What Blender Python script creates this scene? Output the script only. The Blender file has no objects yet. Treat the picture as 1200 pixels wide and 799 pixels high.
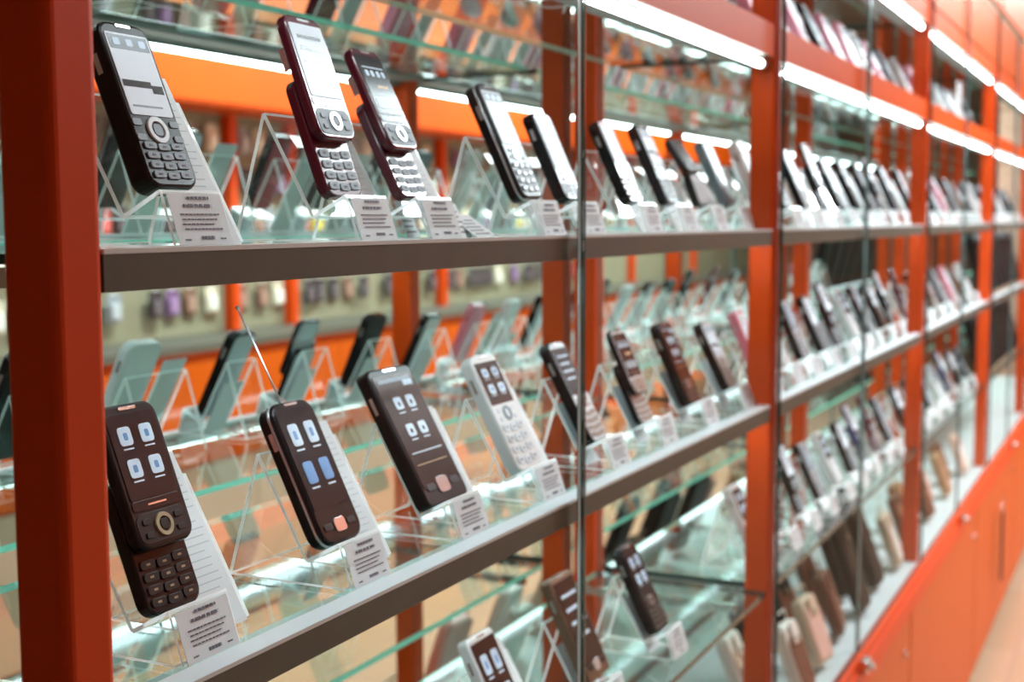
import bpy, math, random
from mathutils import Vector, Matrix
random.seed(7)
sc = bpy.context.scene
COL = sc.collection
PI = math.pi

# ------------------------------------------------------------------ camera
CZ = 1.5                                   # camera height over the floor
cam_d = bpy.data.cameras.new('camera')
cam_d.sensor_width = 36; cam_d.lens = 46.5
cam_d.clip_start = .02; cam_d.clip_end = 60
cam_d.dof.use_dof = True
cam_d.dof.focus_distance = .86
cam_d.dof.aperture_fstop = 7.0
cam = bpy.data.objects.new('camera', cam_d); COL.objects.link(cam)
right = Vector((0.43964613, -0.89816273, -0.00387208))
down = Vector((-0.08337121, -0.03651657, -0.99584928))
fwd = Vector((0.89429331, 0.4381441, -0.09093529))
M = Matrix((right, -down, -fwd)).transposed().to_4x4()
M.translation = Vector((0, 0, CZ))
cam.matrix_world = M
sc.camera = cam

# ------------------------------------------------------------------ look and light
vs = sc.view_settings
vs.view_transform = 'Standard'; vs.look = 'None'; vs.gamma = 1; vs.use_curve_mapping = False
vs.exposure = 0.42
TUBE = 13.0                                # emission of the showcase tubes
PANEL = 5.0                                # emission of the ceiling panels
w = bpy.data.worlds.new('world'); sc.world = w; w.use_nodes = True
w.node_tree.nodes['Background'].inputs[0].default_value = (.75, .8, .85, 1)
w.node_tree.nodes['Background'].inputs[1].default_value = .05
c = sc.cycles
c.max_bounces = 10; c.transparent_max_bounces = 48; c.diffuse_bounces = 3; c.glossy_bounces = 6
c.sample_clamp_indirect = 4; c.use_denoising = True
c.caustics_reflective = True; c.caustics_refractive = False

# ceiling luminaires: real panels that carry the shop's light
def area(name, loc, sx, sy, power, col):
    d = bpy.data.lights.new(name, 'AREA'); d.shape = 'RECTANGLE'; d.size = sx; d.size_y = sy
    d.energy = power; d.color = col
    o = bpy.data.objects.new(name, d); o.location = loc; COL.objects.link(o); return o
PANELS = [(3.9, -.55), (6.4, -.55), (8.9, -.55)]
for i, (x, y) in enumerate(PANELS):
    area('ceiling_panel_light', (x, y, 3.02), 1.15, .5, 80, (.80, .93, 1))

# ------------------------------------------------------------------ materials
MATS = {}
def mat(name, col=(.8, .8, .8), rough=.5, metal=0, spec=.5, emit=None, es=0, coat=0, noise=None):
    if name in MATS: return MATS[name]
    m = bpy.data.materials.new(name); m.use_nodes = True
    nt = m.node_tree; b = nt.nodes['Principled BSDF']
    b.inputs['Base Color'].default_value = (*col, 1)
    b.inputs['Roughness'].default_value = rough
    b.inputs['Metallic'].default_value = metal
    b.inputs['Specular IOR Level'].default_value = spec
    b.inputs['Coat Weight'].default_value = coat
    b.inputs['Coat Roughness'].default_value = .05
    if emit:
        b.inputs['Emission Color'].default_value = (*emit, 1); b.inputs['Emission Strength'].default_value = es
    if noise:                                # (scale, second colour, amount)
        tc = nt.nodes.new('ShaderNodeTexCoord'); n = nt.nodes.new('ShaderNodeTexNoise')
        n.inputs['Scale'].default_value = noise[0]; n.inputs['Detail'].default_value = 4
        nt.links.new(tc.outputs['Object'], n.inputs['Vector'])
        mx = nt.nodes.new('ShaderNodeMix'); mx.data_type = 'RGBA'
        mx.inputs[6].default_value = (*col, 1); mx.inputs[7].default_value = (*noise[1], 1)
        mm = nt.nodes.new('ShaderNodeMath'); mm.operation = 'MULTIPLY'; mm.inputs[1].default_value = noise[2]
        nt.links.new(n.outputs['Fac'], mm.inputs[0]); nt.links.new(mm.outputs[0], mx.inputs[0])
        nt.links.new(mx.outputs[2], b.inputs['Base Color'])
    MATS[name] = m; return m

def glass(name, tint, ior=1.45, gloss=(1, 1, 1), milk=0.0, milkcol=(.8, .95, .92), rough=0.0):
    """thin clear sheet: lets straight rays through, reflects by Fresnel on its outer faces"""
    if name in MATS: return MATS[name]
    m = bpy.data.materials.new(name); m.use_nodes = True; nt = m.node_tree; nt.nodes.clear()
    out = nt.nodes.new('ShaderNodeOutputMaterial')
    tr = nt.nodes.new('ShaderNodeBsdfTransparent'); tr.inputs[0].default_value = (*tint, 1)
    gl = nt.nodes.new('ShaderNodeBsdfGlossy'); gl.inputs[0].default_value = (*gloss, 1); gl.inputs['Roughness'].default_value = rough
    fr = nt.nodes.new('ShaderNodeFresnel'); fr.inputs[0].default_value = ior
    geo = nt.nodes.new('ShaderNodeNewGeometry')
    inv = nt.nodes.new('ShaderNodeMath'); inv.operation = 'SUBTRACT'; inv.inputs[0].default_value = 1
    mul = nt.nodes.new('ShaderNodeMath'); mul.operation = 'MULTIPLY'
    nt.links.new(geo.outputs['Backfacing'], inv.inputs[1])
    nt.links.new(fr.outputs[0], mul.inputs[0]); nt.links.new(inv.outputs[0], mul.inputs[1])
    base = tr
    if milk > 0:
        df = nt.nodes.new('ShaderNodeBsdfDiffuse'); df.inputs[0].default_value = (*milkcol, 1)
        m0 = nt.nodes.new('ShaderNodeMixShader'); m0.inputs[0].default_value = milk
        nt.links.new(tr.outputs[0], m0.inputs[1]); nt.links.new(df.outputs[0], m0.inputs[2]); base = m0
    mx = nt.nodes.new('ShaderNodeMixShader')
    nt.links.new(mul.outputs[0], mx.inputs[0]); nt.links.new(base.outputs[0], mx.inputs[1]); nt.links.new(gl.outputs[0], mx.inputs[2])
    nt.links.new(mx.outputs[0], out.inputs[0])
    MATS[name] = m; return m

def mirror_mat():
    m = bpy.data.materials.new('mirror'); m.use_nodes = True; nt = m.node_tree; nt.nodes.clear()
    out = nt.nodes.new('ShaderNodeOutputMaterial'); gl = nt.nodes.new('ShaderNodeBsdfGlossy')
    gl.inputs[0].default_value = (.80, .93, .90, 1); gl.inputs['Roughness'].default_value = 0
    nt.links.new(gl.outputs[0], out.inputs[0]); return m

ORANGE = mat('orange_paint', (.80, .100, .002), .45, spec=.25, noise=(6, (.72, .065, .002), .5))
POSTM = mat('red_orange_enamel', (.76, .066, .001), .45, spec=.25)
PANELO = mat('orange_laminate', (.68, .110, .002), .42, spec=.2, noise=(3, (.58, .080, .002), .7))
ALU = mat('brushed_aluminium', (.15, .14, .11), .5, spec=.3, noise=(30, (.10, .095, .075), .7))
ALUW = mat('pale_anodised_lip', (.86, .92, .95), .35)
WHITE = mat('white_laminate', (.56, .60, .61), .4)
PAPER = mat('white_paper', (.88, .90, .92), .7, spec=.2)
PRINT = mat('grey_print', (.16, .14, .18), .7)
TUBEM = mat('lit_tube', (1, 1, 1), .5, emit=(.84, .96, 1), es=TUBE)
SLIMM = mat('added_slim_tube', (1, 1, 1), .5, emit=(.82, .95, 1), es=18)
CAPM = mat('tube_cap_grey', (.6, .6, .6), .4)
PANELM = mat('lit_ceiling_panel', (1, 1, 1), .5, emit=(1, .98, .94), es=PANEL)
SHELFG = glass('shelf_glass', (.90, .975, .95), 1.45, milk=.008)
DOORG = glass('door_glass', (.985, .995, .99), 1.055, gloss=(.5, .54, .55))
PALEE = mat('pale_glass_edge', (.42, .55, .55), .2)
GREEN = mat('green_glass_edge', (.16, .72, .55), .15, emit=(.1, .75, .55), es=0)  # green of the glass, brightened in colour for light piped to its edges
nt_ = GREEN.node_tree; tl_ = nt_.nodes.new('ShaderNodeBsdfTranslucent'); tl_.inputs[0].default_value = (.35, 1, .8, 1)
df_ = nt_.nodes.new('ShaderNodeBsdfDiffuse'); df_.inputs[0].default_value = (.45, 1, .82, 1)
mx_ = nt_.nodes.new('ShaderNodeMixShader'); nt_.links.new(tl_.outputs[0], mx_.inputs[1]); nt_.links.new(df_.outputs[0], mx_.inputs[2])
nt_.links.new(mx_.outputs[0], nt_.nodes['Material Output'].inputs[0])
DARKG = mat('dark_glass_edge', (.015, .06, .055), .15)
ACRY = glass('clear_acrylic', (.985, .993, .993), 1.36, milk=.012, milkcol=(.9, .97, 1))
ACRE = glass('acrylic_cut_edge', (1, 1, 1), 1.3, milk=.97, milkcol=(1, 1, 1))
# light piped to the cut acrylic edges, put into their bright white colour
_n = ACRE.node_tree; _mx = [q for q in _n.nodes if q.type == 'MIX_SHADER' and abs(q.inputs[0].default_value - .97) < .001][0]
_d = [q for q in _n.nodes if q.type == 'BSDF_DIFFUSE'][0]; _t = _n.nodes.new('ShaderNodeBsdfTranslucent'); _t.inputs[0].default_value = (.8, .85, .88, 1)
_a = _n.nodes.new('ShaderNodeAddShader'); _d.inputs[0].default_value = (.85, .9, .92, 1)
_n.links.new(_d.outputs[0], _a.inputs[0]); _n.links.new(_t.outputs[0], _a.inputs[1]); _n.links.new(_a.outputs[0], _mx.inputs[2])
MIRROR = mirror_mat()
CHROME = mat('chrome', (.75, .75, .76), .18, metal=1)
BLACK = mat('black_plastic', (.012, .011, .013), .25, coat=.4)
BLACKM = mat('matt_black', (.02, .02, .022), .6)

# ------------------------------------------------------------------ mesh helpers
class MB:
    def __init__(s): s.v = []; s.f = []; s.m = []; s.mats = []
    def mi(s, m):
        if m not in s.mats: s.mats.append(m)
        return s.mats.index(m)
    def add(s, vs, fs, m):
        n = len(s.v); s.v += [tuple(p) for p in vs]
        k = s.mi(m) if not isinstance(m, list) else None
        for i, f in enumerate(fs):
            s.f.append([n + j for j in f]); s.m.append(k if k is not None else s.mi(m[i]))
    def box(s, x0, x1, y0, y1, z0, z1, m, edge=None):
        """m: material; edge: optional dict face->material (faces: 'x0','x1','y0','y1','z0','z1')"""
        v = [(x, y, z) for z in (z0, z1) for y in (y0, y1) for x in (x0, x1)]
        fs = [(0, 2, 3, 1), (4, 5, 7, 6), (0, 1, 5, 4), (2, 6, 7, 3), (0, 4, 6, 2), (1, 3, 7, 5)]
        nm = ['z0', 'z1', 'y0', 'y1', 'x0', 'x1']
        s.add(v, fs, [(edge or {}).get(k, m) for k in nm])
    def slab(s, w, l, z0, t, r, b, m, cx=0, y0=0, side=None, n=5, taper=0):
        """rounded rectangle in XY from y0 to y0+l, thickness t from z0, corner radius r, edge bevel b"""
        def ring(ins, z):
            out = []; hw = w / 2 - ins; hl = l / 2 - ins; rr = max(r - ins, .0002)
            for (sx, sy, a0) in ((1, 1, 0), (-1, 1, 90), (-1, -1, 180), (1, -1, 270)):
                for k in range(n + 1):
                    a = math.radians(a0 + 90 * k / n)
                    x = sx * (hw - rr) + rr * math.cos(a); y = sy * (hl - rr) + rr * math.sin(a)
                    x *= 1 + taper * (y / l)
                    out.append((cx + x, y0 + l / 2 + y, z))
            return out
        rings = [ring(b, z0), ring(b * .3, z0 + b * .3), ring(0, z0 + b), ring(0, z0 + t - b), ring(b * .3, z0 + t - b * .3), ring(b, z0 + t)]
        N = len(rings[0]); vs = sum(rings, []); fs = []; ms = []
        fs.append(list(range(N))[::-1]); ms.append(m)
        for i in range(5):
            for k in range(N):
                fs.append((i * N + k, i * N + (k + 1) % N, (i + 1) * N + (k + 1) % N, (i + 1) * N + k)); ms.append(side or m)
        fs.append([5 * N + k for k in range(N)]); ms.append(m)
        s.add(vs, fs, ms)
    def tube(s, p0, p1, r, m, n=10, r1=None):
        p0 = Vector(p0); p1 = Vector(p1); d = (p1 - p0).normalized()
        a = d.orthogonal().normalized(); b = d.cross(a); r1 = r if r1 is None else r1
        vs = []
        for p, q in ((p0, r), (p1, r1)):
            for k in range(n):
                t = 2 * PI * k / n; vs.append(p + a * q * math.cos(t) + b * q * math.sin(t))
        fs = [(k, (k + 1) % n, n + (k + 1) % n, n + k) for k in range(n)] + [list(range(n))[::-1], list(range(n, 2 * n))]
        s.add(vs, fs, m)
    def path(s, pts, r, m, n=8):
        for a, b in zip(pts, pts[1:]): s.tube(a, b, r, m, n)
    def ringz(s, cx, cy, z, ro, ri, h, m, n=24, sy=1.0):
        vs = []
        for (r, zz) in ((ro, z), (ro * .97, z + h), (ri * 1.03, z + h), (ri, z)):
            for k in range(n):
                t = 2 * PI * k / n; vs.append((cx + r * math.cos(t), cy + sy * r * math.sin(t), zz))
        fs = [(i * n + k, i * n + (k + 1) % n, (i + 1) * n + (k + 1) % n, (i + 1) * n + k) for i in range(3) for k in range(n)]
        s.add(vs, fs, m)
    def quadseg(s, a, b, x0, x1, t, m, em):
        """sheet segment between profile points a,b (y,z), width x0..x1, thickness t"""
        ay, az = a; by, bz = b; d = math.hypot(by - ay, bz - az); ny, nz = -(bz - az) / d * t / 2, (by - ay) / d * t / 2
        v = []
        for x in (x0, x1):
            v += [(x, ay + ny, az + nz), (x, by + ny, bz + nz), (x, by - ny, bz - nz), (x, ay - ny, az - nz)]
        fs = [(0, 1, 2, 3), (7, 6, 5, 4), (0, 4, 5, 1), (1, 5, 6, 2), (2, 6, 7, 3), (3, 7, 4, 0)]
        s.add(v, fs, [em, em, m, em, m, em])
    def mesh(s, name):
        me = bpy.data.meshes.new(name); me.from_pydata(s.v, [], s.f)
        for m in s.mats: me.materials.append(m)
        me.polygons.foreach_set('material_index', s.m); me.update()
        import bmesh
        bm = bmesh.new(); bm.from_mesh(me); bmesh.ops.recalc_face_normals(bm, faces=bm.faces); bm.to_mesh(me); bm.free()
        return me
    def build(s, name, parent=None, smooth=False):
        me = s.mesh(name)
        if smooth: me.polygons.foreach_set('use_smooth', [True] * len(me.polygons))
        o = bpy.data.objects.new(name, me); COL.objects.link(o)
        if parent: o.parent = parent
        return o

def tag(o, label=None, cat=None, group=None, kind=None):
    if label: o['label'] = label
    if cat: o['category'] = cat
    if group: o['group'] = group
    if kind: o['kind'] = kind
    return o
def empty(name, loc=(0, 0, 0), label=None, cat=None, group=None):
    o = bpy.data.objects.new(name, None); COL.objects.link(o); o.location = loc
    o.empty_display_size = .02
    return tag(o, label, cat, group)
def copy_tree(o, parent=None):
    cc = o.copy(); COL.objects.link(cc)
    if parent: cc.parent = parent
    for ch in o.children: copy_tree(ch, cc)
    return cc
def struct(mb, name): return tag(mb.build(name), kind='structure')

# ------------------------------------------------------------------ the room
FX0, FX1, FY0, FY1, HC = -2.5, 15.0, -2.0, .9, 3.1
def tile_mat():
    m = bpy.data.materials.new('beige_floor_tiles'); m.use_nodes = True; nt = m.node_tree; b = nt.nodes['Principled BSDF']
    b.inputs['Roughness'].default_value = .22
    tc = nt.nodes.new('ShaderNodeTexCoord'); br = nt.nodes.new('ShaderNodeTexBrick')
    br.offset = 0; br.inputs['Scale'].default_value = 1; br.inputs['Mortar Size'].default_value = .004
    br.inputs['Brick Width'].default_value = .4; br.inputs['Row Height'].default_value = .4
    br.inputs['Color1'].default_value = (.46, .31, .20, 1); br.inputs['Color2'].default_value = (.42, .275, .17, 1)
    br.inputs['Mortar'].default_value = (.36, .25, .18, 1)
    nt.links.new(tc.outputs['Object'], br.inputs['Vector']); nt.links.new(br.outputs['Color'], b.inputs['Base Color'])
    return m
b = MB(); b.box(FX0, FX1, FY0, FY1, -.05, 0, tile_mat()); struct(b, 'floor')
b = MB(); b.box(FX0, FX1, FY0, FY1, HC, HC + .05, mat('ceiling_white', (.7, .69, .66), .8)); struct(b, 'ceiling')
WARM = mat('warm_plaster', (.62, .46, .33), .8, noise=(2, (.55, .38, .26), .7))
b = MB(); b.box(FX0, FX1, FY1, FY1 + .05, 0, HC, WARM); struct(b, 'wall_back')
b = MB(); b.box(FX0, FX1, FY0 - .05, FY0, 0, HC, WARM); struct(b, 'wall_front')
b = MB(); b.box(FX0 - .05, FX0, FY0, FY1, 0, HC, WARM); struct(b, 'wall_left')
b = MB(); b.box(FX1, FX1 + .05, FY0, FY1, 0, HC, mat('end_wall_brown', (.26, .17, .12), .8)); struct(b, 'wall_right')
for i, (x, y) in enumerate(PANELS):
    e = empty('ceiling_light', (x, y, HC), 'flat white ceiling light panel over the aisle', 'ceiling light', 'ceiling light panels over the aisle')
    b = MB(); b.box(-.62, .62, -.3, .3, -.05, -.001, CAPM); b.build('frame', e)
    b = MB(); b.box(-.58, .58, -.26, .26, -.058, -.051, PANELM); b.build('diffuser', e)

# ------------------------------------------------------------------ the showcase wall
YF = .5; YM = .82                          # front plane, mirror plane
PX = [-.87, .497, 1.872, 3.222, 4.585, 5.945, 7.31]   # left edges of the posts
PW, PD = .036, .037
ZA, ZB, ZC, ZD = CZ - .0165, CZ - .2710, CZ - .545, CZ - .822
ZH1, ZH2 = CZ + .228, CZ + .450
PART_OF = ['the left foreground', 'the red post in the foreground', 'the second post from the left', 'the third post from the left', 'the fourth post from the left', 'the fifth post', 'the far right end']
POSTNAME = ['orange metal post outside the left edge', 'thick red upright post nearest the camera at the left edge',
            'orange upright post between the first and second glass bays', 'orange upright post after the second glass bay',
            'narrow orange post after the third glass bay', 'narrow orange post close to the right edge of the picture', 'last orange post of the showcase run']
BAY = ['bay outside the left edge', 'nearest bay', 'second bay', 'third bay', 'fourth bay', 'fifth bay']
for i, x in enumerate(PX):
    if not i: continue
    e = empty('showcase_post', (x, YF, ZD + .0005), POSTNAME[i], 'post')
    b = MB()
    # extruded profile with rounded corners (vertical)
    r = .006; ring = []
    for (cx, cy, a0) in ((PW - r, r, -90), (PW - r, PD - r, 0), (r, PD - r, 90), (r, r, 180)):
        for k in range(5):
            a = math.radians(a0 + 90 * k / 4); ring.append((cx + r * math.cos(a), cy + r * math.sin(a)))
    N = len(ring); z1 = 2.36 - ZD
    b.add([(px, py, 0) for px, py in ring] + [(px, py, z1) for px, py in ring],
          [(k, (k + 1) % N, N + (k + 1) % N, N + k) for k in range(N)] + [list(range(N))[::-1], list(range(N, 2 * N))], POSTM)
    b.build('upright', e)
    if i > 1:
        b = MB(); b.box(PW * .46, PW * .54, -.0015, -.0002, .02, z1 - .02, BLACKM); b.build('door_seal', e)
    # rear upright in front of the mirror
    e2 = empty('rear_post', (x, YM - .045, .7), 'rear post at the mirror, behind the ' + ['outermost left', 'thick red foreground', 'second', 'third', 'fourth', 'fifth', 'last'][i] + ' post, ' + BAY[max(i - 1, 0)], 'post')
    b = MB(); b.box(0, .034, 0, .036, 0, 1.6, POSTM); b.build('upright', e2)
    b = MB(); b.box(.014, .020, -.002, -.0004, 0, 1.6, ALU); b.build('shelf_track', e2)

for i in range(1, 6):
    x0, x1 = PX[i] + PW, PX[i + 1]
    xm = (PX[i] + PX[i + 1] + PW) / 2 - (.05 if i < 2 else .07)
    bay = BAY[i]
    # mirror back
    b = MB(); b.box(PX[i] + .0, PX[i + 1] - .001, YM, YM + .005, ZD + .01, 2.36, MIRROR, )
    tag(b.build('mirror_panel'), 'tall mirror lining the back of the ' + bay + ' of the showcase', 'mirror')
    # shelves
    for nm, z, th in (('top phone', ZA, .021), ('middle', ZB, .021)):
        e = empty('glass_shelf', (x0, YF, z), 'glass %s shelf with grey metal front strip in the %s' % (nm, bay), 'shelf')
        L = x1 - x0
        b = MB(); b.box(.001, L - .001, .012, .272, -.0068, -.0008, SHELFG, {'y1': GREEN, 'y0': GREEN, 'x0': DARKG, 'x1': DARKG}); b.build('glass_panel', e)
        b = MB(); b.box(0, L, .001, .004, -th, -.0007, ALU); b.box(0, L, .0045, .045, -.0095, -.0072, ALUW); b.box(0, L, .0005, .0195, -.0006, .0022, ALUW)
        b.build('front_strip', e)
        b = MB(); b.tube((.03, .012, -.0145), (L - .03, .012, -.0145), .004, SLIMM, 10); b.build('light_tube', e)  # slim tube added behind the strip to brighten the shelf below
        for q in (.03, L - .06):
            b = MB(); b.box(q, q + .012, .036, .27, -.022, -.0100, CHROME); b.build('bracket', e)
    e = empty('glass_shelf', (x0, YF, ZC), 'plain glass lower shelf in the %s' % bay, 'shelf')
    b = MB(); b.box(.001, x1 - x0 - .001, .004, .272, -.008, 0, SHELFG, {'y1': GREEN, 'y0': DARKG, 'x0': DARKG, 'x1': DARKG}); b.build('glass_panel', e)
    for q in (.03, x1 - x0 - .06):
        b = MB(); b.box(q, q + .012, .033, .27, -.020, -.0085, CHROME); b.build('bracket', e)
    # headers with light tubes
    for hn, z in (('lower', ZH1), ('upper', ZH2)):
        e = empty('header_shelf', (x0, YF, z), 'orange %s header rail with strip lights under it in the %s' % (hn, bay), 'shelf')
        L = x1 - x0
        b = MB(); b.box(0, L, .002, .018, .0, .046, ORANGE, {'y1': ALU, 'z0': ALU}); b.build('rail', e)
        b = MB(); b.box(.001, L - .001, .0185, .25, .001, .008, SHELFG, {'y1': GREEN, 'x0': DARKG, 'x1': DARKG}); b.build('glass_panel', e)
        b = MB(); b.box(0, L, .0235, .068, -.004, .0, mat('grey_batten', (.30, .34, .32), .5)); b.build('lamp_batten', e)
        b = MB(); b.box(0, L, .0215, .023, -.011, -.0042, mat('grey_batten')); b.build('lamp_lip', e)
        for (a0, a1) in (((.03, L / 2 - .02), (L / 2 + .0, L - .03)) if i else ()):
            b = MB(); b.tube((a0, .014, -.0105), (a1, .014, -.0105), .0056, TUBEM, 12); tb = b.build('light_tube', e)
            b = MB(); b.tube((a0 - .015, .014, -.0105), (a0, .014, -.0105), .0062, CAPM, 12); b.build('end_cap', tb); b = MB(); b.tube((a1, .014, -.0105), (a1 + .012, .014, -.0105), .0062, CAPM, 12)
            b.build('end_cap', tb)
    # fascia
    e = empty('fascia_panel', (PX[i] + PW, YF, ZH2 + .05), 'orange fascia panel above the upper lights of the ' + bay, 'panel')
    b = MB(); b.box(0, x1 - x0, .0, .018, 0, .17, PANELO); b.build('lower_board', e)
    b = MB(); b.box(0, x1 - x0, -.012, (.018), .174, .95, PANELO); b.build('upper_board', e)
    # doors
    for (a, d, side) in ((PX[i] + (PW * .5 + .002 if i != 1 else PW + .001), xm - .0022, 'left'), (xm + .0022, PX[i + 1] + (PW * .5 - .002 if i else -.001), 'right')):
        e = empty('glass_door', (a, YF - .009, ZD - .003), '%s clear glass sliding door of the %s' % (side, bay), 'glass door')
        b = MB(); b.box(0, d - a, -.0005, .0055, 0, 2.160 - ZD, DOORG, {'x0': DOORG if i == 1 and side == 'left' else DARKG, 'x1': DOORG, 'z0': DARKG, 'z1': GREEN}); b.build('pane', e)
        if side == 'left':
            q_ = MB(); q_.box(d - a - .0075, d - a - .0035, -.0012, -.0002, .02, 2.15 - ZD, PALEE); q_.build('edge_seal', e)
        hx = (d - a) - .02 if side == 'left' else .008
        if side == 'right':
            b = MB(); b.tube((hx + .006, .0052, .80), (hx + .006, .008, .80), .005, ACRE, 14); b.build('door_bumper', e)
            q_ = MB(); q_.box(.0005, .0045, -.0016, -.0006, .02, 2.15 - ZD, DARKG); q_.build('edge_seal', e)
    # deck and base cabinet
    e = empty('display_deck', (PX[i], YF, ZD), 'white display deck over the orange base of the ' + bay, 'deck')
    b = MB(); b.box(0, PX[i + 1] - PX[i] - .001, -.002, .31, -.02, 0, WHITE, {'y0': POSTM}); b.build('board', e)
    b = MB(); b.box(0, PX[i + 1] - PX[i] - .001, -.018, -.0025, -.022, -.004, POSTM); b.build('door_track', e)
    if i:
        e = empty('door_lock', (xm - .02, YF - .022, ZD - .018), 'small metal lock below the glass doors of the ' + bay, 'lock')
        b = MB(); b.box(-.02, .02, -.012, -.0005, -.012, .012, CHROME); b.build('plate', e)
        b = MB(); b.tube((0, -.0125, 0), (0, -.022, 0), .008, CHROME, 14); b.build('cylinder', e)

seams = [.497, .65, 1.85, 3.05, 4.25, 5.45, 6.65, 7.35]
for k, (a, d) in enumerate(zip(seams, seams[1:])):
    e = empty('base_cabinet', (a, YF, 0), 'orange base cabinet front, ' + ['narrow one at the near end', 'under the nearest bay', 'under the second post', 'between the second and third bays', 'below the third bay', 'below the fourth bay', 'at the far end'][k], 'cabinet')
    L = d - a; zt = ZD - .0225
    b = MB(); b.box(0, L - .002, .0, .31, .08, zt, PANELO); b.build('body', e)
    b = MB(); b.box(.006, L - .008, -.018, -.0005, .085, zt - .05, PANELO); b.build('door_panel', e)
    b = MB(); b.box(0, L - .002, -.022, -.0005, zt - .045, zt - .002, POSTM); b.build('top_rail', e)
    b = MB(); b.box(.0, L - .002, .02, .30, 0, .079, BLACKM); b.build('plinth', e)
    b = MB(); b.tube((L - .09, -.0185, zt - .12), (L - .09, -.024, zt - .12), .009, CHROME, 14); b.build('lock', e)

e = empty('end_panel', (PX[1] + .014, YF + .0375, ZD), 'clear glass end panel beside the red foreground post', 'glass panel')
b = MB(); b.box(0, .005, 0, .236, .001, 2.36 - ZD, DOORG); b.build('pane', e)
# key on a dark lanyard hanging from a base cabinet lock
e = empty('key_lanyard', (4.80, YF - .03, ZD - .09), 'keys on a dark lanyard hanging on the orange cabinet at the right', 'keys')
b = MB(); b.box(-.022, .016, -.014, -.008, -.34, -.10, BLACKM); b.box(-.020, -.006, -.014, -.012, -.28, -.10, BLACKM); b.build('strap', e)
b = MB(); b.ringz(0, 0, 0, .012, .009, .002, CHROME); r_ = b.build('key_ring', e); r_.rotation_euler = (PI / 2, 0, 0); r_.location = (0, -.008, -.085)
b = MB(); b.ringz(0, 0, 0, .010, .004, .002, CHROME); b.box(-.003, .003, .008, .045, 0, .002, CHROME); k_ = b.build('key', e); k_.rotation_euler = (PI / 2, 0, 0); k_.location = (0, -.010, -.065)

# ------------------------------------------------------------------ phones
BODY = {
    'black': mat('phone_black', (.009, .008, .009), .25, spec=.3),
    'brown': mat('phone_brown_black', (.013, .008, .008), .28, spec=.3),
    'maroon': mat('phone_maroon', (.11, .008, .022), .22, coat=.3),
    'white': mat('phone_white', (.85, .86, .86), .3, coat=.4),
    'silver': mat('phone_silver', (.66, .70, .74), .32, metal=.15),
    'grey': mat('phone_grey', (.20, .24, .27), .35, metal=.1),
    'navy': mat('phone_navy', (.02, .03, .11), .25, coat=.5),
    'pink': mat('phone_pink', (.85, .28, .38), .35, coat=.4),
    'red': mat('phone_red', (.45, .02, .04), .3, coat=.5),
    'bronze': mat('phone_bronze', (.20, .12, .08), .3, metal=.5),
}
SCR = {
    'white': mat('screen_print_white', (.80, .87, .96), .4, spec=.3),
    'dark': mat('screen_dark', (.012, .010, .014), .22, spec=.35),
    'brown': mat('screen_brown', (.040, .014, .010), .22, spec=.35),
    'grey': mat('screen_grey', (.26, .31, .36), .3, spec=.4),
    'blue': mat('screen_blue', (.35, .5, .75), .3),
}
ICONW = mat('icon_pale_blue', (.65, .80, .95), .4)
ICONB = mat('icon_blue', (.12, .30, .62), .4)
ICONY = mat('icon_warm', (.85, .55, .25), .4)
KEYS = {
    'silver': mat('keys_silver', (.24, .28, .32), .5),
    'dark': mat('keys_dark', (.022, .018, .017), .35, spec=.3),
    'white': mat('keys_white', (.72, .76, .80), .4),
    'tan': mat('keys_tan', (.34, .27, .22), .4),
}
GOLD = mat('gold_print', (.34, .26, .15), .5, metal=.2)
RIM = mat('silver_rim', (.75, .76, .80), .2, metal=.8)

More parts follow.
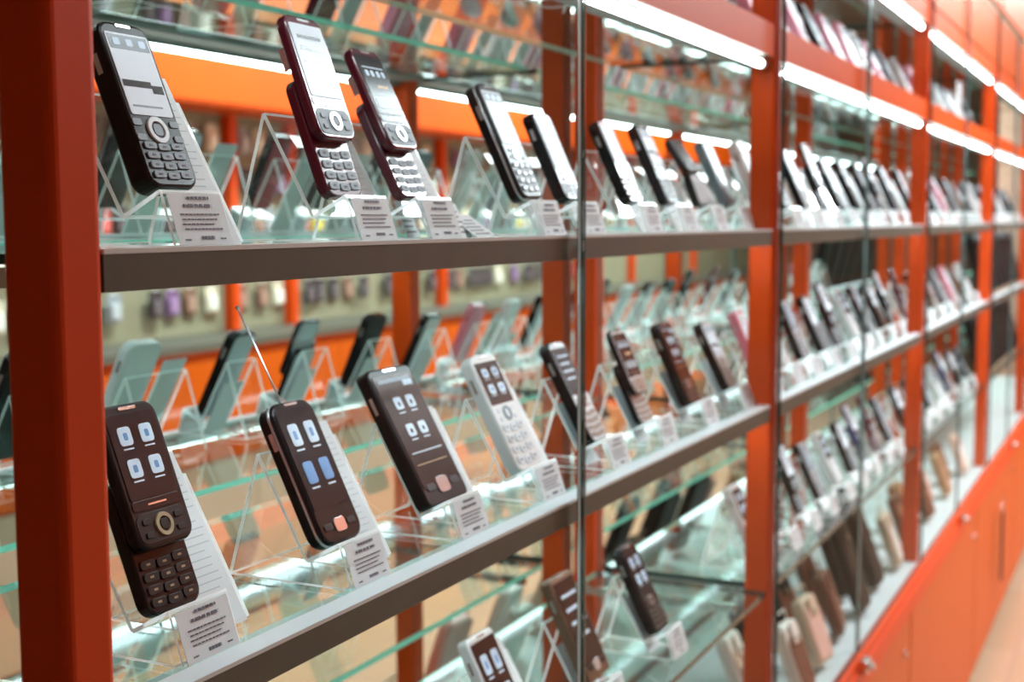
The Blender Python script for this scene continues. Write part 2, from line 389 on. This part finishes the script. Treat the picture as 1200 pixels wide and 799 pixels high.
def screen_mesh(w, y0, l, z, scol, style, cx=0):
    s = MB(); s.slab(w, l, z, .0006, .0015, .0002, SCR[scol], cx, y0, n=2)
    t = z + .00062
    def r(x0, x1, ya, yb, m, h=.0002): s.box(cx + x0, cx + x1, ya, yb, t, t + h, m)
    if style == 'icons4' or style == 'icons4b':
        rows = 2; iw = w * .26; ih = l * .22
        for ry in range(rows):
            for rx in (-1, 1):
                cx_ = rx * w * .22; cy = y0 + l * (.74 - .38 * ry)
                s.slab(iw, ih, t, .0004, iw * .2, .0001, ICONW if (ry + rx) % 2 or style == 'icons4' else ICONB, cx + cx_, cy - ih / 2, n=2)
                s.slab(iw * .32, ih * .4, t + .0004, .0002, iw * .08, .00005, ICONB, cx + cx_, cy - ih * .22, n=2)
                r(cx_ - iw * .4, cx_ + iw * .4, cy - ih * .72, cy - ih * .64, ICONW)
    elif style == 'icons6':
        iw = w * .2; ih = l * .11
        for ry in range(2):
            for rx in (-1, 1):
                cx_ = rx * w * .16; cy = y0 + l * (.74 - .24 * ry)
                s.slab(iw, ih, t, .0004, iw * .2, .0001, ICONW, cx + cx_, cy - ih / 2, n=2)
                s.slab(iw * .26, ih * .35, t + .0004, .0002, iw * .08, .00005, SCR['brown'], cx + cx_, cy - ih * .25, n=2)
                r(cx_ - iw * .4, cx_ + iw * .4, cy - ih * .8, cy - ih * .7, ICONW)
        r(-w * .4, w * .4, y0 + l * .30, y0 + l * .31, ICONW); r(-w * .4, w * .4, y0 + l * .2, y0 + l * .205, ICONY)
        r(-w * .42, w * .42, y0 + l * .93, y0 + l * .965, SCR['grey']); r(w * .18, w * .42, y0 + l * .88, y0 + l * .93, ICONW)
    elif style == 'clock':
        r(-w * .4, w * .4, y0 + l * .78, y0 + l * .80, ICONW)
        for q in (-.3, -.1, .12, .32): s.slab(w * .12, l * .10, t, .0003, w * .03, .0001, ICONW, cx + q * w, y0 + l * .64, n=2)
        r(-w * .1, w * .3, y0 + l * .45, y0 + l * .49, ICONY); r(-w * .4, w * .4, y0 + l * .1, y0 + l * .28, SCR['grey'])
    elif style == 'photo':
        r(-w * .46, w * .46, y0 + l * .80, y0 + l * .97, SCR['grey'])
        for q in (-.3, 0, .3): s.slab(w * .16, l * .09, t + .0002, .0003, w * .03, .0001, ICONW, cx + q * w, y0 + l * .84, n=2)
        r(-w * .46, w * .2, y0 + l * .34, y0 + l * .42, SCR['dark']); r(w * .2, w * .46, y0 + l * .28, y0 + l * .38, SCR['dark'])
        r(-w * .4, w * .3, y0 + l * .1, y0 + l * .12, SCR['grey'])
    elif style == 'text':
        for q in range(4): r(-w * .36, w * (.36 - .1 * (q % 2)), y0 + l * (.8 - .16 * q), y0 + l * (.84 - .16 * q), SCR['dark'] if scol == 'white' else ICONW)
    return s

def keypad_mesh(w, y0, l, z, kc, rows=4, cols=3, mark=GOLD):
    s = MB()
    for i in range(rows):
        for j in range(cols):
            kw = w / cols; kh = l / rows
            dy = -abs(j - (cols - 1) / 2) * kh * -.12
            s.slab(kw * .90, kh * .72, z, .0011, kh * .25, .0003, KEYS[kc], (j - (cols - 1) / 2) * kw, y0 + i * kh + kh * .12 + dy, n=2)
            s.box((j - (cols - 1) / 2) * kw - kw * .12, (j - (cols - 1) / 2) * kw + kw * .12, y0 + i * kh + kh * .4 + dy, y0 + i * kh + kh * .58 + dy, z + .0011, z + .0013, mark)
    return s

def nav_parts(root, y, z, r, kc, ringm):
    s = MB(); s.ringz(0, y, z, r, r * .62, .0012, ringm); s.build('navigation_ring', root)
    s = MB(); s.slab(r * .9, r * .9, z, .001, r * .3, .0003, KEYS[kc], 0, y - r * .45, n=3); s.build('centre_key', root)
    s = MB()
    for sx in (-1, 1):
        for q in (-.6, .5):
            s.slab(r * .9, r * .5, z, .0008, r * .15, .0002, KEYS[kc], sx * r * 1.85, y + q * r - r * .25, n=2)
    s.build('softkeys', root)

def make_phone(name, kind, W, L, T, body, scol, style, kc='dark', ringm=RIM, trim=None, mark=GOLD, rows=4, scr=None, cols=3, rim=False, rf=None, nr=.14):
    root = empty(name)
    B = BODY[body]; side = BODY[trim] if trim else None
    if kind in ('bar', 'touch'):
        s = MB(); s.slab(W, L, 0, T, W * (rf or (.22 if kind == 'bar' else .10)), .0022, B, side=side); s.build('body', root)
        if kind == 'bar':
            f = scr or .46
            y1 = L * .93; y0 = y1 - L * f
            screen_mesh(W * .84, y0, y1 - y0, T, scol, style).build('screen', root)
            ny = y0 - L * .085
            nav_parts(root, ny, T, W * nr, kc, ringm)
            keypad_mesh(W * .80, L * .04, ny - L * .075 - L * .04, T, kc, rows, cols, mark).build('keypad', root)
        else:
            f = scr or .74
            y1 = L * .945; y0 = y1 - L * f
            screen_mesh(W * .88, y0, y1 - y0, T, scol, style).build('screen', root)
            s = MB(); yy = L * .07
            s.slab(W * .26, W * .20, T, .001, W * .05, .0003, RIM, 0, yy, n=3); s.build('centre_key', root)
            s = MB()
            for sx in (-1, 1): s.slab(W * .2, W * .09, T, .0008, W * .03, .0002, KEYS[kc], sx * W * .28, yy + W * .06, n=2)
            s.build('softkeys', root)
    elif kind == 'slider':
        lo = L * .66; up = L * .70; t1 = T * .52
        s = MB(); s.slab(W * .97, lo, 0, t1, W * .20, .0018, B, side=side); s.build('lower_body', root)
        keypad_mesh(W * .84, L * .025, L * .24, t1, kc, 4, 3, mark).build('keypad', root)
        sl = MB(); sl.slab(W, up, t1 + .0006, T - t1, W * .20, .002, B, 0, L - up, side=side); so = sl.build('sliding_top', root)
        zt = T + .0006; y1 = L * .95; y0 = L * .535
        s = MB(); s.slab(W * .86, L * .05, zt, .0006, W * .05, .0002, SCR['dark'], 0, L * .482, n=2); s.box(-W * .16, W * .16, L * .502, L * .510, zt + .0006, zt + .0008, RIM); s.build('name_strip', root)
        screen_mesh(W * .84, y0, y1 - y0, zt, scol, style).build('screen', root)
        s = MB(); s.slab(W * .88, L * .145, zt, .0005, W * .12, .0002, KEYS[kc], 0, L * .325, n=4); s.build('key_plate', root)
        nav_parts(root, L * .40, zt + .0005, W * .15, kc, ringm)
        T = zt
    elif kind == 'flip':
        s = MB(); s.slab(W, L * .42, 0, T * .6, W * .2, .002, B, side=side); s.build('lower_half', root)
        keypad_mesh(W * .8, L * .03, L * .3, T * .6, kc, 4, 3, mark).build('keypad', root)
        lid = MB(); lid.slab(W, L * .5, 0, T * .5, W * .14, .002, BODY[trim or body], 0, 0); lo = lid.build('lid', root)
        lo.location = (0, L * .43, 0.003); lo.rotation_euler = (math.radians(-14), 0, 0)
        sm = screen_mesh(W * .7, L * .1, L * .32, T * .5, scol, style); so = sm.build('screen', lo)
        s = MB(); s.tube((-W * .4, L * .43, .004), (W * .4, L * .43, .004), .004, BODY[trim or body]); s.build('hinge', root)
        return root
    if rim:
        s = MB(); s.slab(W + .0012, L + .0012, T * .62, .0022, W * (rf or .22), .0005, RIM, 0, -.0006); s.build('metal_rim', root)
    # earpiece and camera-side strip
    s = MB(); s.slab(W * .30, .0022, T, .0005, .001, .0001, RIM, 0, L * .967, n=2); s.build('earpiece', root)
    s = MB(); s.box(W / 2 - .0003, W / 2 + .0008, L * .62, L * .72, T * .35, T * .6, RIM); s.box(-W / 2 - .0008, -W / 2 + .0003, L * .7, L * .82, T * .35, T * .6, RIM); s.build('side_keys', root)
    return root

LEAN = math.radians(25)
YB = .558                                  # where a phone's back meets the stand's lip
def place(root, x, z, rear=False, lean=LEAN, rz=0, dy=0, h=.026):
    root.location = (x, YB + dy, z + h)
    root.rotation_mode = 'XYZ'
    root.rotation_euler = (PI / 2 - lean, 0, rz)

# ---- stand, card, tag prototypes
def make_stand(wd=.056, tagw=.050, full=True, wing=True):
    root = empty('phone_stand')
    hw = wd / 2
    SL = math.radians(29); ta = math.tan(SL)
    V = (0.0035, .019); P0 = (-.035, .002); P1 = (-.025, .034)
    ap = (V[0] + .088 * math.sin(SL), V[1] + .088 * math.cos(SL)); BK = (ap[0] + .028, .002); F = (V[0] - (V[1] - .002) * ta, .002)
    wx = hw + .0465
    s = MB(); s.quadseg(V, ap, -hw, hw, .0026, ACRY, ACRE); s.quadseg(F, ap, hw + .0002, wx, .0026, ACRY, ACRE)
    if not wing: s = MB(); s.quadseg(V, ap, -hw, hw, .0026, ACRY, ACRE); wx = hw
    s.quadseg(ap, BK, -hw, wx, .0026, ACRY, ACRE); s.quadseg(BK, (-.030, .0015), -hw, hw, .0014, ACRY, ACRE); s.build('easel_back', root)
    s = MB(); s.quadseg(P1, V, -hw, hw, .0026, ACRY, ACRE); s.build('lip', root)
    s = MB(); s.quadseg(P0, P1, -tagw / 2 - .002, tagw / 2 + .002, .0016, ACRY, ACRE); s.build('tag_pocket', root)
    # paper price tag in front of the pocket
    t = MB(); dy = -.0022
    t.quadseg((P0[0] + dy, P0[1]), (P1[0] + dy, P1[1] - .001), -tagw / 2, tagw / 2, .0004, PAPER, PAPER); tg = t.build('price_tag', root)
    if full:
        s = MB(); L = math.hypot(P1[0] - P0[0], P1[1] - P0[1]); uy, uz = (P1[0] - P0[0]) / L, (P1[1] - P0[1]) / L
        rnd = random.Random(3)
        def bar(xa, xb, q, h):
            a = (P0[0] + dy - .00045 + uy * q, P0[1] + uz * q); b2 = (P0[0] + dy - .00045 + uy * (q + h), P0[1] + uz * (q + h))
            s.quadseg(a, b2, xa, xb, .0002, PRINT, PRINT)
        def line(q, h, xa, xb, wl):
            x = xa
            while x < xb:
                ww = min(wl * rnd.uniform(.5, 1.3), xb - x); bar(x, x + ww, q, h); x += ww + wl * .28
        line(L - .0045, .0018, -.008, .012, .0032); line(L - .0095, .0020, -.013, .013, .0045)
        for k in range(4): line(L - .0145 - k * .0031, .0009, -.018 + (k % 2) * .001, .018 - (k % 3) * .003, .003)
        line(.0035, .0022, -.004, .008, .002); line(.003, .001, -.019, -.014, .002); line(.0035, .001, .014, .019, .002)
        s.build('print', tg)
    return root
def make_card(wd=.041, ln=.125, lines=True):
    root = empty('specification_card')
    s = MB(); s.box(-wd / 2, wd / 2, 0, ln, -.0006, 0, PAPER); s.build('sheet', root)
    if lines:
        s = MB(); rnd = random.Random(5)
        q = ln * .88
        GR = mat('pale_grey_print', (.62, .65, .69), .7)
        while q > .012:
            s.box(-wd * .42, wd * rnd.uniform(.2, .44), q, q + .0007, .0001, .00025, GR); q -= .0052
        s.build('print', root)
    return root
stand0 = make_stand(); stand_far = None
card0 = make_card()
used = {'stand': False, 'card': False, 'slim': False}
slim0 = make_stand(wing=False)
def put_stand(x, z, label, group, rz=0, slim=False):
    k = 'slim' if slim else 'stand'; src = slim0 if slim else stand0
    r = src if not used[k] else copy_tree(src); used[k] = True
    r.location = (x, YB, z); r.rotation_euler = (0, 0, rz); tag(r, label, 'phone stand', group); return r
def put_card(x, z, label, group, off=.040, top=0, rz=0, sc_=1, wing=True):
    r = card0 if not used['card'] else copy_tree(card0); used['card'] = True
    SL = math.radians(29)               # lies on the right wing of the easel back
    base_y = YB + .0035 - (.019 - .0015) * math.tan(SL) - .0022 / math.cos(SL)
    ox, oy, oz = .050, base_y - YB, .0012
    if not wing: ox, oy, oz, sc_ = 0, oy + .0050 + .0022, .0028, .60
    r.location = (x + ox * math.cos(rz) - oy * math.sin(rz), YB + ox * math.sin(rz) + oy * math.cos(rz), z + oz + top); r.rotation_euler = (PI / 2 - SL, 0, rz); r.scale = (1, sc_, 1)
    tag(r, label, 'card', group); return r

# models -------------------------------------------------------------------
def P(*a, **k): return make_phone(*a, **k)
ZS = {'A': ZA + .0002, 'B': ZB + .0002, 'C': ZC + .0002, 'H': ZH1 + .0085, 'D': ZD + .0004}
SHN = {'A': 'top phone shelf', 'B': 'middle shelf', 'C': 'lower shelf', 'H': 'high shelf', 'D': 'white deck'}
G_ST = 'clear acrylic phone stands with price tags'; G_CD = 'white specification cards behind the phones'
def unit(root, x, row, label, short, lean=25, off=.040, rz=0, h=None, card=True, cs=1.0, group=None, top=0, big=1):
    z = ZS[row]; root.scale = (big, big, big)
    if h is None: h = {'A': .031}.get(row, .026)
    place(root, x, z, lean=math.radians(lean), rz=rz, h=h)
    tag(root, label, 'mobile phone', group or 'phones on the ' + SHN[row])
    put_stand(x, z, 'clear stand holding the ' + short, G_ST + ' on the ' + SHN[row], rz, slim=not card)
    put_card(x, z, 'white card behind the ' + short, G_CD + ' on the ' + SHN[row], off, top, rz, cs, card)

# top shelf, nearest bay
unit(P('bar_phone', 'bar', .045, .110, .016, 'brown', 'white', 'photo', 'silver', ringm=KEYS['white'], trim='brown', mark=PRINT, scr=.50, nr=.20), .643, 'A',
     'black bar phone with big white screen and white key ring, leftmost on top shelf', 'leftmost phone of the top shelf', 22, cs=1.02)
unit(P('slider_phone', 'slider', .050, .141, .018, 'maroon', 'white', 'text', 'silver', mark=PRINT), .842, 'A',
     'tallest maroon slider phone with bright white screen and silver keys, open', 'tall maroon slider with white screen', 20, cs=.95)
unit(P('slider_phone', 'slider', .047, .132, .018, 'maroon', 'dark', 'clock', 'silver', mark=PRINT), .945, 'A',
     'dark red slider phone with dark clock screen beside the white screen slider', 'dark red slider with clock screen', 26, cs=.9)
unit(P('bar_phone', 'bar', .047, .122, .016, 'brown', 'white', 'photo', 'dark', trim='brown', mark=RIM, rim=True), 1.16, 'A',
     'dark brown bar phone with pale screen, just right of the paper tags on top shelf', 'dark bar phone left of the first door gap', 25)
unit(P('bar_phone', 'bar', .046, .100, .014, 'silver', 'grey', 'text', 'dark', trim='black', mark=RIM, scr=.58), 1.264, 'A',
     'silver phone with black edges just left of the first glass door gap', 'silver phone at the first door gap', 24, off=.036)
unit(P('bar_phone', 'bar', .044, .104, .014, 'red', 'grey', 'text', 'dark', trim='black'), 1.445, 'A',
     'red and grey bar phone just right of the first door gap, top shelf', 'red and grey phone right of the door gap', 25)
unit(P('bar_phone', 'bar', .046, .108, .014, 'black', 'white', 'photo', 'silver', trim='black'), 1.575, 'A',
     'black bar phone with white screen, second right of first door gap on top shelf', 'black phone second right of the door gap', 25)
unit(P('flip_phone', 'flip', .050, .105, .020, 'silver', 'brown', 'none', 'white', trim='brown'), 1.705, 'A',
     'open flip phone with dark lid and silver base on top shelf', 'open flip phone', 20, card=False)
unit(P('bar_phone', 'bar', .044, .100, .014, 'grey', 'grey', 'text', 'silver'), 1.825, 'A',
     'grey bar phone on top shelf right beside the second orange post', 'grey phone beside the second post', card=False)
# middle shelf, nearest bay
unit(P('slider_phone', 'slider', .052, .134, .019, 'brown', 'dark', 'icons4', 'dark', ringm=GOLD, trim='brown', mark=GOLD), .640, 'B',
     'large dark slider phone with four icons and gold key ring, nearest the red post', 'large slider nearest the red post', 21, h=.024, cs=1.02)
p = P('touch_phone', 'touch', .054, .115, .015, 'black', 'dark', 'icons4b', 'dark', scr=.70, rim=True, rf=.24)
s = MB(); s.tube((.004, .115, .006), (.002, .119, .006), .0025, RIM); s.tube((.002, .119, .006), (-.003, .196, .006), .0008, RIM, 8); s.tube((-.003, .196, .006), (-.0031, .199, .006), .0015, RIM, 8)
s.build('antenna', p)['label'] = 'thin silver extended antenna'
unit(p, .826, 'B', 'black touch phone with blue icons and a raised thin antenna', 'black touch phone with antenna', 26, h=.024, cs=.98)
unit(P('touch_phone', 'touch', .072, .130, .014, 'brown', 'brown', 'icons6', 'dark', trim='brown', scr=.82), .992, 'B',
     'wide brown touch screen phone with rows of icons, centre of middle shelf', 'wide brown touch phone', 29, h=.022, cs=.9, off=.04)
unit(P('bar_phone', 'bar', .056, .124, .014, 'white', 'brown', 'icons4', 'white', ringm=KEYS['silver'], mark=PRINT, scr=.36), 1.158, 'B',
     'white bar phone with brown screen of four icons on middle shelf', 'white phone with brown screen', 27, h=.022, off=.036)
unit(P('bar_phone', 'bar', .046, .122, .014, 'silver', 'dark', 'text', 'tan', trim='black', mark=RIM), 1.338, 'B',
     'slim silver and black phone standing behind the first door gap', 'slim silver phone behind the door gap', 28, h=.022, card=False)
unit(P('slider_phone', 'slider', .050, .120, .016, 'silver', 'brown', 'clock', 'tan', trim='black', mark=RIM), 1.500, 'B',
     'silver slider phone with black side, first right of door gap on middle shelf', 'silver slider right of the door gap', 25, h=.022, card=False)
unit(P('bar_phone', 'bar', .052, .118, .014, 'black', 'brown', 'icons6', 'dark', trim='black', mark=RIM, scr=.60), 1.668, 'B',
     'black bar phone with reddish screen icons, second right of door gap, middle shelf', 'black phone with reddish screen', 24, h=.022, card=False)
unit(P('bar_phone', 'bar', .048, .104, .014, 'white', 'white', 'photo', 'tan', trim='black'), 1.840, 'B',
     'white and black phone on middle shelf left of the second orange post', 'white and black phone left of the second post', 26, h=.024, card=False)
# lower shelf, nearest bay
unit(P('touch_phone', 'touch', .056, .115, .013, 'white', 'brown', 'icons4', 'dark', scr=.8), 1.14, 'C',
     'white phone with brown icon screen at the bottom edge of the picture', 'white phone at the bottom edge', 26, h=.026)
unit(P('touch_phone', 'touch', .060, .122, .014, 'bronze', 'brown', 'text', 'dark', scr=.8), 1.338, 'C',
     'bronze brown touch phone behind the first door gap, lower shelf', 'bronze phone behind the door gap', 25, h=.030, card=False)
unit(P('bar_phone', 'bar', .052, .116, .014, 'black', 'dark', 'icons4', 'dark', mark=RIM, scr=.5), 1.545, 'C',
     'slim black bar phone with white icons alone on the lower shelf', 'slim black phone on the lower shelf', 26, h=.024, card=False)

# the further bays: copies of a few models -----------------------------------
protos = {}
def proto(key):
    if key not in protos:
        c_, k_, sc_, st, kc, tr = {
            'silver': ('silver', 'bar', 'grey', 'text', 'silver', 'black'), 'white': ('white', 'bar', 'brown', 'icons4', 'white', None),
            'black': ('black', 'bar', 'white', 'photo', 'dark', None), 'grey': ('grey', 'bar', 'white', 'text', 'silver', 'black'),
            'maroon': ('maroon', 'slider', 'dark', 'clock', 'silver', None), 'navy': ('navy', 'slider', 'white', 'text', 'silver', None),
            'pink': ('pink', 'bar', 'white', 'text', 'white', None), 'bronze': ('bronze', 'touch', 'brown', 'icons6', 'dark', None),
            'dark slider': ('black', 'slider', 'white', 'text', 'silver', 'black')}[key]
        L = .128 if k_ == 'slider' else .108
        protos[key] = [P({'bar': 'bar_phone', 'slider': 'slider_phone', 'touch': 'touch_phone'}[k_], k_, .048, L, .015, c_, sc_, st, kc, trim=tr), False]
    pr = protos[key]
    if not pr[1]: pr[1] = True; return pr[0]
    return copy_tree(pr[0])
ORD = ['first', 'second', 'third', 'fourth', 'fifth', 'sixth', 'seventh', 'eighth', 'ninth', 'tenth']
rows = {
 (2, 'A'): ['white', 'silver', 'silver', 'dark slider', 'silver', 'black', 'silver', 'dark slider', 'grey'],
 (2, 'B'): ['pink', 'white', 'silver', 'grey', 'dark slider', 'white', 'silver', 'black', 'dark slider'],
 (2, 'C'): ['white', 'maroon', 'dark slider', 'silver', 'white', 'grey', 'navy', 'maroon', 'silver'],
 (3, 'A'): ['grey', 'white', 'silver', 'pink', 'silver', 'bronze', 'silver'],
 (3, 'B'): ['maroon', 'silver', 'bronze', 'silver', 'pink', 'bronze', 'white'],
 (3, 'C'): ['black', 'grey', 'silver', 'white', 'navy', 'black', 'silver'],
 (4, 'A'): ['white', 'silver', 'black', 'white', 'grey', 'silver'],
 (2, 'H'): ['pink', 'white', 'pink', 'silver', 'pink', 'pink', 'white', 'pink', 'silver'],
 (1, 'H'): ['bronze', 'pink', 'maroon', 'pink'],
 (3, 'H'): ['white', 'pink', 'maroon', 'white', 'black', 'white', 'grey'],
}
for (bi, row), keys in rows.items():
    x0 = PX[bi] + PW + .09; x1 = PX[bi + 1] - .085; n = len(keys)
    if (bi, row) == (1, 'H'): x0 = 1.15
    for k, key in enumerate(keys):
        x = x0 + (x1 - x0) * k / (n - 1) + random.uniform(-.008, .008)
        where = '%s from left on the %s, %s' % (ORD[k], SHN[row], BAY[bi])
        cl = 'slider' if key in ('maroon', 'navy', 'dark slider') else ('touch' if key == 'bronze' else 'bar')
        nm = key.replace(' slider', '')
        unit(proto(key), x, row, '%s %s phone, %s' % (nm, cl, where), 'phone ' + where, 25 + random.uniform(-2, 2), 
             rz=random.uniform(-.05, .05), card=(k % 3 != 1) or row == 'H', big=1.25 if row == 'H' else 1)

# loose extra tags beside the dark red slider
for k, (x, y, rz, t) in enumerate(((1.005, .535, .25, 60), (1.035, .53, .1, 35), (.985, .575, .3, 68))):
    s = MB(); s.box(-.024, .024, 0, .034, -.0004, 0, PAPER); 
    for q in range(5): s.box(-.019, .015 - .004 * (q % 2), .005 + q * .005, .0062 + q * .005, .00005, .0002, PRINT)
    o = s.build('price_card'); o.location = (x, y, ZS['A'] + .0015); o.rotation_euler = (math.radians(t), 0, rz)
    tag(o, ['white price card leaning in front of the spare stand right of dark red slider', 'white price card lying tilted at shelf edge right of dark red slider',
            'white price card set behind the other two, right of dark red slider'][k], 'price card', 'loose price cards on the top shelf')

# ------------------------------------------------------------------ pouches and cases on the deck
LEA = {'beige': mat('beige_leather', (.66, .50, .36), .5), 'white': mat('white_leather', (.80, .76, .70), .45), 'black': mat('black_leather', (.006, .006, .007), .45, spec=.2),
       'brown': mat('brown_leather', (.16, .05, .025), .45), 'tan': mat('tan_leather', (.45, .24, .13), .5), 'clear': mat('pale_pink_leather', (.80, .50, .42), .45)}
def make_pouch(colr, W, L, T, inner):
    root = empty('phone_pouch')
    s = MB(); s.slab(W, L, 0, T, W * .2, T * .28, LEA[colr]); s.build('case', root)
    s = MB(); s.slab(W * .82, L * .74, T, .002, W * .14, .0008, LEA[inner], 0, L * .08); s.build('front_panel', root)
    s = MB(); s.slab(W * .42, L * .30, T + .002, .003, W * .1, .001, LEA[colr], 0, L * .70); f = s.build('flap', root)
    s = MB(); s.tube((0, L * .76, T + .005), (0, L * .76, T + .0065), .005, GOLD, 14); s.build('snap_button', f)
    s = MB(); s.path([(-W * .3, L - .002, T * .5), (-W * .34, L + .018, T * .5), (W * .34, L + .018, T * .5), (W * .3, L - .002, T * .5)], .0016, LEA[colr]); s.build('strap_loop', root)
    return root
pp = []
spots = [(1.99, .53, 'clear', 'tan'), (2.10, .60, 'white', 'beige'), (2.20, .53, 'white', 'brown'), (2.27, .63, 'black', 'black'), (2.37, .54, 'beige', 'clear'), (2.48, .62, 'black', 'brown'),
         (2.56, .55, 'brown', 'brown'), (2.66, .61, 'brown', 'black'), (2.74, .54, 'black', 'black'), (2.84, .60, 'black', 'black'), (2.94, .55, 'black', 'black'), (3.06, .60, 'black', 'black'), (3.14, .54, 'beige', 'white'),
         (3.36, .55, 'brown', 'tan'), (3.52, .58, 'tan', 'brown'), (3.68, .55, 'brown', 'brown'), (3.85, .58, 'white', 'clear'), (4.02, .55, 'tan', 'tan'), (4.2, .58, 'brown', 'brown'), (4.4, .55, 'clear', 'white'),
         (1.05, .60, 'tan', 'brown'), (1.35, .62, 'white', 'beige'), (1.62, .60, 'beige', 'tan')]
cnt = {}
protoP = {}
for (x, y, cA, cB) in spots:
    big = cA == 'black' and 2.7 < x < 3.1
    key = (cA, cB, big)
    if key not in protoP:
        r = make_pouch(cA, .085 if big else .078, .20 if big else .125, .024, cB); protoP[key] = r
    else: r = copy_tree(protoP[key])
    r.location = (x, y, ZD + .008); r.rotation_euler = (PI / 2 - math.radians(20), 0, random.uniform(-.15, .15))
    bi = 1 if x < 1.87 else (2 if x < 3.22 else 3); cnt[bi] = cnt.get(bi, 0) + 1
    tag(r, '%s %sleather phone pouch, at %.0f centimetres'.split(',')[0] % (('pale pink' if cA == 'clear' else cA), 'tall ' if big else '') + ', %s from the left on the deck of the %s' % ((ORD + ['eleventh', 'twelfth', 'thirteenth', 'fourteenth'])[cnt[bi] - 1], BAY[bi]), 'pouch', 'leather pouches on the deck')

# tall black leather cases filling the fourth bay
big_case = make_pouch('black', .15, .21, .03, 'black'); first = True
for row in ('B', 'C'):
    for k in range(7):
        r = big_case if first else copy_tree(big_case); first = False
        r.location = (4.73 + k * .175, .545, ZS[row] + .010); r.rotation_euler = (PI / 2 - math.radians(14), 0, random.uniform(-.04, .04))
        tag(r, 'big black leather case, %s from left on the %s of the fourth bay' % (ORD[k], SHN[row]), 'case', 'big black cases in the fourth bay')

# white poster in the upper compartment of the third bay
e = empty('poster_holder', (4.043, .54, ZH1 + .009), 'upright white leaflet holder above the lights in the third bay', 'leaflet holder')
s = MB(); s.box(-.038, .038, 0, .0008, .002, .15, PAPER); s.build('leaflet', e)
s = MB(); s.box(-.04, .04, -.0024, -.0004, 0, .155, ACRY, {'x0': ACRE, 'x1': ACRE, 'z1': ACRE}); s.box(-.04, .04, -.0024, .04, -.0, .0018, ACRY); s.build('holder', e)

# ------------------------------------------------------------------ the other side of the aisle (seen in the mirrors)
YO = -1.56
PEG = mat('beige_pegboard', (.36, .32, .20), .7, noise=(8, (.22, .20, .13), .8))
LOWB = mat('beige_laminate', (.52, .40, .29), .45, noise=(5, (.40, .30, .22), .7))
OPPU = mat('brown_orange_board', (.78, .20, .02), .6, noise=(3, (.34, .12, .05), .8))
e = empty('opposite_cabinet', (1.2, YO, 0), 'long orange base cabinet across the aisle, seen in the mirror', 'cabinet')
s = MB(); s.box(0, 12, -.42, 0, .08, 1.02, PANELO); s.build('body', e)
for k in range(20):
    s = MB(); s.box(k * .6 + .003, k * .6 + .597, .0005, .016, .60, .98, PANELO); s.build('door', e)
    s = MB(); s.box(k * .6 + .003, k * .6 + .597, .0005, .016, .09, .59, LOWB); s.build('drawer', e)
s = MB(); s.box(0, 12, -.40, -.02, 0, .079, BLACKM); s.build('plinth', e)
s = MB(); s.box(-.01, 12.01, -.42, .03, 1.021, 1.05, ALU); s.build('counter_top', e)
s = MB(); s.box(1.2, 13.2, YO - .26, YO - .24, 1.052, 1.93, PEG); tag(s.build('pegboard_panel'), 'beige pegboard with hanging packets across the aisle', 'pegboard')
e = empty('opposite_fascia', (1.2, YO, 1.93), 'broad orange fascia across the aisle, seen in the mirror', 'fascia')
s = MB(); s.box(0, 12, -.30, .04, 0, .24, ORANGE); s.build('board', e)
s = MB(); s.box(0, 12, .0405, .046, .01, .02, ORANGE); s.box(0, 12, .0405, .046, .205, .215, ORANGE); s.build('trim_line', e)
s = MB(); s.box(0, 12, -.30, -.28, .241, .95, OPPU); s.build('upper_panel', e)
OPX = [1.6, 3.0, 4.34, 4.75, 6.1, 7.5, 8.9, 10.3]
for k, x in enumerate(OPX):
    s = MB(); s.box(x, x + .045, YO - .235, YO - .19, 1.052, 1.925, POSTM)
    tag(s.build('opposite_post'), 'slim orange post across the aisle, %s one from the left in the mirror' % ORD[k], 'post', 'orange posts across the aisle')
PK = []
pcols = [('dark', (.05, .03, .035)), ('red', (.45, .05, .04)), ('yellow', (.62, .5, .06)), ('cream', (.75, .66, .5)), ('brown', (.22, .11, .07)), ('grey', (.3, .32, .34)), ('violet', (.2, .1, .22))]
for nm, cl in pcols:
    s = MB(); s.slab(.075, .105, 0, .004, .004, .001, mat('packet_card_' + nm, cl, .5), 0, -.105)
    s.slab(.05, .06, .004, .014, .01, .004, mat('packet_blister_' + nm, tuple(min(1, q * 1.6 + .08) for q in cl), .25, coat=.15), 0, -.095)
    s.box(-.012, .012, -.006, .006, .0, .002, PAPER)
    PK.append([nm, s.mesh('accessory_packet')])
for r_i, z in enumerate((1.24, 1.40, 1.56, 1.72, 1.88)):
    x = 2.5
    while x < 8.1:
        if not any(abs(x - (q + .022)) < .065 for q in OPX) and random.random() < .9:
            nm, me = random.choices(PK, weights=(6, 2, 1, 4, 3, 3, 2))[0]
            o = bpy.data.objects.new('accessory_packet', me); COL.objects.link(o)
            o.location = (x, YO - .232 + random.uniform(0, .03), z); o.rotation_euler = (PI / 2, 0, PI)
            tag(o, '%s accessory packet hanging on the pegboard across the aisle' % nm, 'packet', 'packets on the pegboard across the aisle')
        x += random.choice((.10, .11, .125))
        if len([1]) > 1: break
